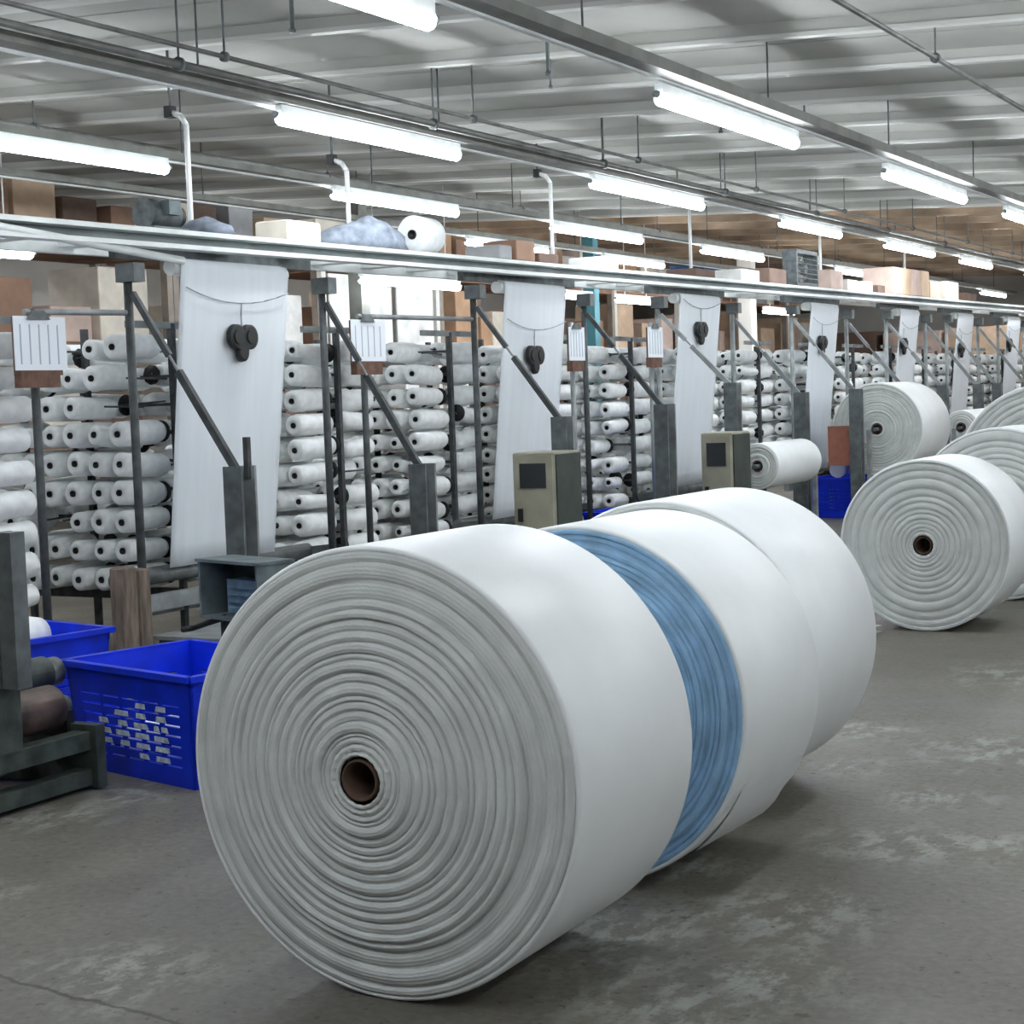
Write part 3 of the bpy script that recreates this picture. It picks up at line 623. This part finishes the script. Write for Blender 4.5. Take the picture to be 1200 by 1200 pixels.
# ---------------------------------------------------------------- blue crates
def crate(cx, cy, rz, label, marks=False, W=.84, D=.62, H=.43):
    t = thing('plastic_crate', (cx, cy, 0), label, 'crate', 'blue plastic crates'); t.rotation_euler = (0, 0, rz)
    tw = .045                                               # wall flare at the top
    def P(u, v, h): f = 1-tw/ .42*(1-h/H)*.9; return Vector((cx+u*f, cy+v*f, h))
    B = MB()
    B.box((cx, cy, .012), (W*.9, D*.9, .024)); B.build('base', MT['crate'], t)
    hx, hy = W/2, D/2
    for sx, sy, ln in ((0, -1, W), (0, 1, W), (-1, 0, D), (1, 0, D)):
        s = MB()
        def Q(a, h): return P(a, sy*hy, h) if sx == 0 else P(sx*hx, a, h)
        nrm = Vector((sx, sy, 0))*.012
        def slab(a0, a1, h0, h1):
            vs = [Q(a0, h0), Q(a1, h0), Q(a1, h1), Q(a0, h1)]; vs += [p-nrm for p in vs]
            fs = [(0, 1, 2, 3), (7, 6, 5, 4), (0, 4, 5, 1), (1, 5, 6, 2), (2, 6, 7, 3), (3, 7, 4, 0)]
            if (sy == 1) or (sx == -1): fs = [tuple(reversed(f)) for f in fs]
            s.add(vs, fs)
        h2 = ln/2; nc = 5 if ln > .7 else 4
        slab(-h2, h2, 0, .075); slab(-h2, h2, H-.11, H)
        cw = (ln-.16)/nc
        slab(-h2, -h2+.08, .075, H-.11); slab(h2-.08, h2, .075, H-.11)
        for c in range(nc):
            a = -h2+.08+c*cw
            slab(a, a+.02, .075, H-.11) if c else None
            for q in range(6): slab(a+.005, a+cw-.0, .082+q*.04, .082+q*.04+.031)
        s.build('side_wall', MT['crate'], t)
        rimb = MB()
        for (a0, a1) in ((-h2-.012, h2+.012),):
            p, q = Q(a0, H), Q(a1, H); rimb.bar(p+nrm*.5, q+nrm*.5, .036, .024)
        rimb.build('rim', MT['crate'], t)
        if marks and sy == -1:
            rg = random.Random(9)
            # broken white brush strokes of the painted characters, only where the slats carry them (bottom slat first)
            cols = ['2210', '12120', '122211', '222311']
            for c in range(4):
                mk = MB(); a = -h2+.08+(c+.62)*cw
                for q, ch in enumerate(cols[c]):
                    if ch == '0': continue
                    z0 = .085+(q+(1 if c < 2 else 0))*.04; z1 = z0+.021
                    for (f0, f1) in {'1': ((.25, .85),), '2': ((.08, .95),), '3': ((.1, .42), (.55, .95))}[ch]:
                        e = rg.uniform(-.006, .006)
                        vs = [Q(a+cw*.84*f0, z0)+nrm*.15, Q(a+cw*.84*f1, z0)+nrm*.15, Q(a+cw*.84*f1-.005+e, z1)+nrm*.15, Q(a+cw*.84*f0+.005+e, z1)+nrm*.15]
                        vs += [p-nrm*.2 for p in vs]; mk.add(vs, [(0, 1, 2, 3), (0, 4, 5, 1), (1, 5, 6, 2), (2, 6, 7, 3), (3, 7, 4, 0)])
                mk.build('painted_marking', MT['crate_paint'], t)
    return t
crate(-4.47, 5.33, -.245, 'blue plastic crate with white painted marks beside the nearest roll', True)
crate(-5.86, 5.62, 1.38, 'blue plastic crate at the left edge behind the dark machine')
crate(-6.18, 13.38, 1.5, 'blue plastic crate peeking over the nearest roll below the third creel')
crate(-5.90, 18.35, 1.5, 'blue plastic crate beside the ringed roll at right, near the fourth frame')
t = thing('yarn_package', (-5.8, 5.75, .17), 'fat white yarn package with dark hole standing in the left crate', 'yarn package')
MB().lathe_y((-5.88, 5.63, .40), [(.02, 0), (.075, 0), (.095, .012), (.10, .2), (.08, .3), (.02, .3)], 24).build('yarn_body', MT['yarn'], t)
MB().lathe_y((-5.88, 5.63, .40), [(.001, .02), (.02, .01), (.021, -.008), (.026, -.006), (.026, .01)], 14).build('core_tube', MT['black'], t)
for k in range(2):
    t = thing('yarn_package', (-5.7+.0*k, 5.35+.22*k, .1), 'white yarn package lying inside the left crate, %s from the front' % ORD[k], 'yarn package', 'yarn packages in the left crate')
    MB().tube((-5.98, 5.40+.18*k, .12+.05*k), (-5.74, 5.34+.18*k, .14+.05*k), .08, 16).build('yarn_body', MT['yarn'], t)
    MB().tube((-5.74, 5.34+.18*k, .14+.05*k), (-5.71, 5.34+.18*k, .14+.05*k), .02, 10).build('core_tube', MT['black'], t)
for k in range(3):
    t = thing('yarn_package', (-4.6, 5.2+.15*k, .03), 'white yarn package lying inside the marked crate, %s from the front' % ORD[k], 'yarn package', 'yarn packages in the marked crate')
    MB().tube((-4.75+.22*k, 5.20+.05*k, .10), (-4.68+.22*k, 5.48, .10), .07, 14).build('yarn_body', MT['yarn'], t)
    MB().tube((-4.75+.22*k, 5.19+.05*k, .10), (-4.75+.22*k, 5.20+.05*k, .10), .018, 10).build('core_tube', MT['black'], t)
tag(MB().path([(-5.95, 18.1, .52), (-5.98, 18.3, .55), (-5.92, 18.5, .53)], .09, 12).build('cloth_bundle', MT['paper'], None, (-5.9, 18.3, .43)), 'white cloth heaped on the blue crate beside the ringed roll', 'cloth')
# ---------------------------------------------------------------- dark winder at the left edge
t = thing('winding_machine', (-4.75, 4.4, 0), 'dark old winding machine with rollers and a steel post at the left edge', 'machine')
MB().box((-4.50, 4.42, .745), (.075, .07, .56)).build('post', MT['steel'], t)
MB().box((-4.55, 4.42, .745), (.012, .11, .56)).build('post_flange', MT['steel'], t)
r_ = MB().tube((-4.72, 3.3, .315), (-4.72, 4.80, .315), .088, 24).build('roller', MT['rust'], t)
MB().tube((-4.72, 4.80, .315), (-4.72, 4.88, .315), .035, 14).build('journal', MT['steel'], r_)
r_ = MB().tube((-4.97, 3.3, .40), (-4.97, 5.02, .40), .07, 22).build('roller', MT['green'], t)
MB().tube((-4.97, 5.02, .40), (-4.97, 5.09, .40), .058, 20).build('roller_collar', MT['roller'], r_)
for x, z, h in ((-4.60, .19, .07), (-4.60, .05, .06), (-5.05, .19, .07), (-5.05, .05, .06)):
    MB().box((x, 4.05, z), (.08, 1.6, h)).build('base_beam', MT['green'], t)
MB().box((-4.83, 4.86, .13), (.60, .05, .24)).build('end_plate', MT['green'], t)
MB().box((-4.83, 4.35, .125), (.40, .06, .20)).build('cross_member', MT['green'], t)
MB().box((-4.60, 4.42, .345), (.10, .12, .24)).build('post_bracket', MT['green'], t)
MB().box((-4.97, 4.86, .29), (.10, .06, .12)).build('bearing_block', MT['black'], t)
MB().box((-4.72, 4.84, .25), (.12, .04, .10)).build('bearing_block', MT['black'], t)
# ---------------------------------------------------------------- open switch box on a stand
cx, cy, rz = -4.99, 6.375, -.3
t = thing('switch_box', (cx, cy, 0), 'grey open-fronted switch box on a stand behind the nearest roll', 'switch box'); t.rotation_euler = (0, 0, rz)
W, D, H, z0 = .48, .20, .27, .45
def lb(name, c, d, m_): return MB().box((cx+c[0], cy+c[1], z0+c[2]), d).build(name, MT[m_], t)
lb('top_panel', (0, 0, H), (W+.02, D+.02, .014), 'boxgrey'); lb('bottom_panel', (0, 0, 0), (W, D, .014), 'boxgrey')
lb('side_panel', (-W/2+.007, 0, H/2), (.014, D, H-.014), 'boxgrey'); lb('side_panel', (W/2-.007, 0, H/2), (.014, D, H-.014), 'boxgrey')
lb('back_panel', (0, D/2-.007, H/2), (W-.03, .014, H-.014), 'green')
dv = lb('drive_unit', (.05, .02, .10), (.30, .11, .16), 'bluegrey')
for q in range(4): lb('cooling_fin', (.05, -.04, .045+q*.034), (.26, .014, .014), 'bluegrey').parent = dv
for a in (-.17, .17): lb('stand_leg', (a, 0, -.225), (.04, .04, .44), 'frame')
lb('stand_foot', (0, 0, -.438), (.46, .2, .02), 'frame')
MB().path([(cx-.1, cy-.05, z0), (cx-.3, cy-.1, z0-.06), (cx-.55, cy, z0-.10)], .014, 8).build('cable', MT['black'], t)
# low dark platform and wooden post behind the crate
t = thing('floor_platform', (-6.0, 7.9, 0), 'low dark steel platform on the floor below the nearest hanging fabric', 'platform')
MB().box((-5.95, 7.85, .10), (.42, 1.5, .20)).build('platform_body', MT['green'], t)
MB().box((-5.95, 7.85, .21), (.48, 1.56, .02)).build('platform_top', MT['steel2'], t)
t = thing('wooden_post', (-6.15, 6.88, 0), 'short raw wooden post strapped to the leftmost dark pole', 'post')
MB().bevel_box((-6.15, 6.83, .31), (.10, .11, .62), .008).build('timber', MT['wood'], t)
MB().bevel_box((-6.15, 6.945, .30), (.09, .10, .60), .008).build('timber', MT['wood'], t)
t = thing('wooden_block', (-6.0, 9.0, .0), 'small brown wooden block beside the second dark pole', 'block')
MB().bevel_box((-6.05, 8.80, .27), (.10, .14, .54), .008).build('timber', MT['wood'], t)
for k, (x, y, z) in enumerate(((-6.58, 6.0, .325), (-6.45, 6.1, .023))):
    t = thing('paper_tube', (x, y, z), 'white paper tube lying at the foot of the left creel, %s' % ('upper one' if k == 0 else 'lower one on the floor'), 'tube', 'paper tubes at the left creel')
    MB().tube((x, y, z), (x, y+.58, z), .022, 12).build('tube_wall', MT['paper'], t)
    MB().tube((x, y-.004, z), (x, y, z), .015, 10).build('hollow_shade_disc', MT['hollow_shade'], t)  # solid dark disc, shade of the bore put into its colour
# control cabinets
def cabinet(x, y, z0, w, d, h, label, front_open=False):
    t = thing('control_cabinet', (x, y, 0), label, 'cabinet', 'control cabinets')
    MB().bevel_box((x, y, z0+h/2), (d, w, h), .008).build('cabinet_body', MT['beige'], t)
    dr = MB().box((x+.005, y-w/2-.008, z0+h/2), (d*.92, .016, h*.94)).build('door', MT['beige'], t)
    MB().box((x+.005, y-w/2-.020, z0+h*.72), (d*.62, .008, h*.30)).build('door_window', MT['pane'], dr)
    MB().box((x-d*.30, y-w/2-.026, z0+h*.24), (.03, .02, .09)).build('door_handle', MT['black'], dr)
    MB().box((x+d/2+.006, y, z0+h/2), (.012, w*.9, h*.94)).build('side_panel', MT['darkgreen'], t)
    for a in (-1, 1): MB().box((x, y+a*(w/2-.04), z0/2), (d*.8, .05, z0)).build('leg', MT['steel'], t)
    return t
cabinet(-5.50, 10.42, .50, .40, .32, .56, 'beige control cabinet with dark window before the second hanging fabric')
cabinet(-5.50, 13.72, .42, .42, .28, .66, 'narrow beige control cabinet left of the small wound roll')
t = thing('card_sign', (-5.50, 17.75, .55), 'red-brown card hung on the post beside the ringed roll', 'card')
MB().box((-5.79, 17.70, .80), (.25, .02, .42)).build('card_sheet', MT['redbrown'], t)
MB().box((-5.675, 17.70, .95), (.03, .04, .04)).build('card_clip', MT['steel'], t)
# crumpled plastic sheet on the floor between the rolls
rs = random.Random(3); nx, ny = 12, 8; vs = []
for s in (0, 1):
    for a in range(nx+1):
        for b in range(ny+1):
            vs.append((-3.38+.42*a/nx+.03*math.sin(b), 8.80+.88*b/ny, .004+(1-s)*(.018+.02*abs(math.sin(a*1.3+b*.7)))))
n1 = (nx+1)*(ny+1); fs = []
for a in range(nx):
    for b in range(ny):
        p = a*(ny+1)+b; q = p+ny+1; fs += [(p, q, q+1, p+1), (n1+p, n1+p+1, n1+q+1, n1+q)]
tag(MB().add(vs, fs, True).build('plastic_sheet', MT['sheet'], None, (-3.2, 9.2, 0)), 'pale plastic sheet crumpled on the floor left of the ringed roll', 'sheet')
# ---------------------------------------------------------------- storage racks and cartons beyond the creels
rc = random.Random(12)
SH = [.15, 1.15, 2.15, 3.12]
nb = 0
for b in range(11):
    y0 = 6.2+b*2.75; x = -12.6
    t = thing('storage_rack', (x, y0, 0), 'tall steel storage rack bay beyond the creels, %s from the left' % nth(b), 'storage rack', 'storage racks along the left side')
    for yy in (y0, y0+2.65):
        for xx in (x-.5, x+.5): MB().box((xx, yy, 1.75), (.09, .09, 3.5)).build('upright', MT['column'] if b % 3 == 1 else MT['rack'], t)
    for z in SH: MB().box((x, y0+1.325, z-.03), (1.08, 2.56, .06)).build('shelf', MT['shelf'], t)
    for si, z in enumerate(SH):
        if si == 0: continue
        y = y0+.08; j = 0
        while y < y0+2.25:
            w = rc.uniform(.35, .85); w = min(w, y0+2.56-y)
            h = rc.uniform(.35, .82) if si != 3 else rc.uniform(.42, .74)
            wt = (6, 5, 4, 2, 4, 2, .6, 1, 4) if b != 3 and b != 4 else (3, 2, 1, 5, 2, 2, .3, 6, 2)
            mi = rc.choices(range(9), wt)[0]
            dx = rc.uniform(-.05, .12)
            carton('storage_carton', x+dx, y+w/2, z, (.7, w-.05, h), mi, '%s carton, %s on the %s shelf of storage rack bay %s' % (CNAME[mi], ORD[j], ('bottom', 'lower', 'middle', 'top')[si], nth(b)), 0, 'cartons on the storage racks')
            y += w+rc.uniform(0, .12); j += 1
for k, (y, w, z0, h) in enumerate(((18.03, 1.40, 2.13, .86), (19.3, .9, 2.13, .8))):
    t = thing('white_board', (-11.85, y, z0), 'large white board standing on the storage rack edge, %s of two from the left' % ORD[k], 'board')
    MB().bevel_box((-12.085, y, z0+h/2+.022), (.03, w, h), .006).build('board_face', CARTON[7], t)
    MB().box((-12.085, y, z0+h+.030), (.03, w+.02, .03)).build('board_edge', MT['chan'], t)
# far end stacks
for b in range(9):
    x = -11.2+b*1.35
    for s in range(3):
        h = rc.uniform(.75, .95); mi = rc.choices((0, 1, 8, 4, 2), (3, 4, 4, 2, 2))[0]
        if s == 0: zz = 0
        carton('pallet_carton', x, 35.5, zz, (1.2, 1.1, h), mi, '%s bulk carton by the far wall, column %s, %s layer' % (CNAME[mi], nth(b), ('bottom', 'middle', 'top')[s]), 0, 'bulk cartons at the far wall'); zz += h+.003
# building columns
for k, (x, y, w, m_, lb_) in enumerate(((-10.2, 15.2, .16, 'tray', 'grey'), (-10.6, 21.6, .16, 'teal', 'teal'), (-10.6, 27.6, .24, 'column', 'white'))):
    t = thing('support_column', (x, y, 0), '%s support column rising behind the creels to the roof' % lb_, 'column')
    MB().box((x, y, (zc(x)+.02)/2), (w, w, zc(x)+.02)).build('column_shaft', MT[m_], t)
    MB().box((x, y, .02), (w+.14, w+.14, .04)).build('base_plate', MT['steel2'], t)
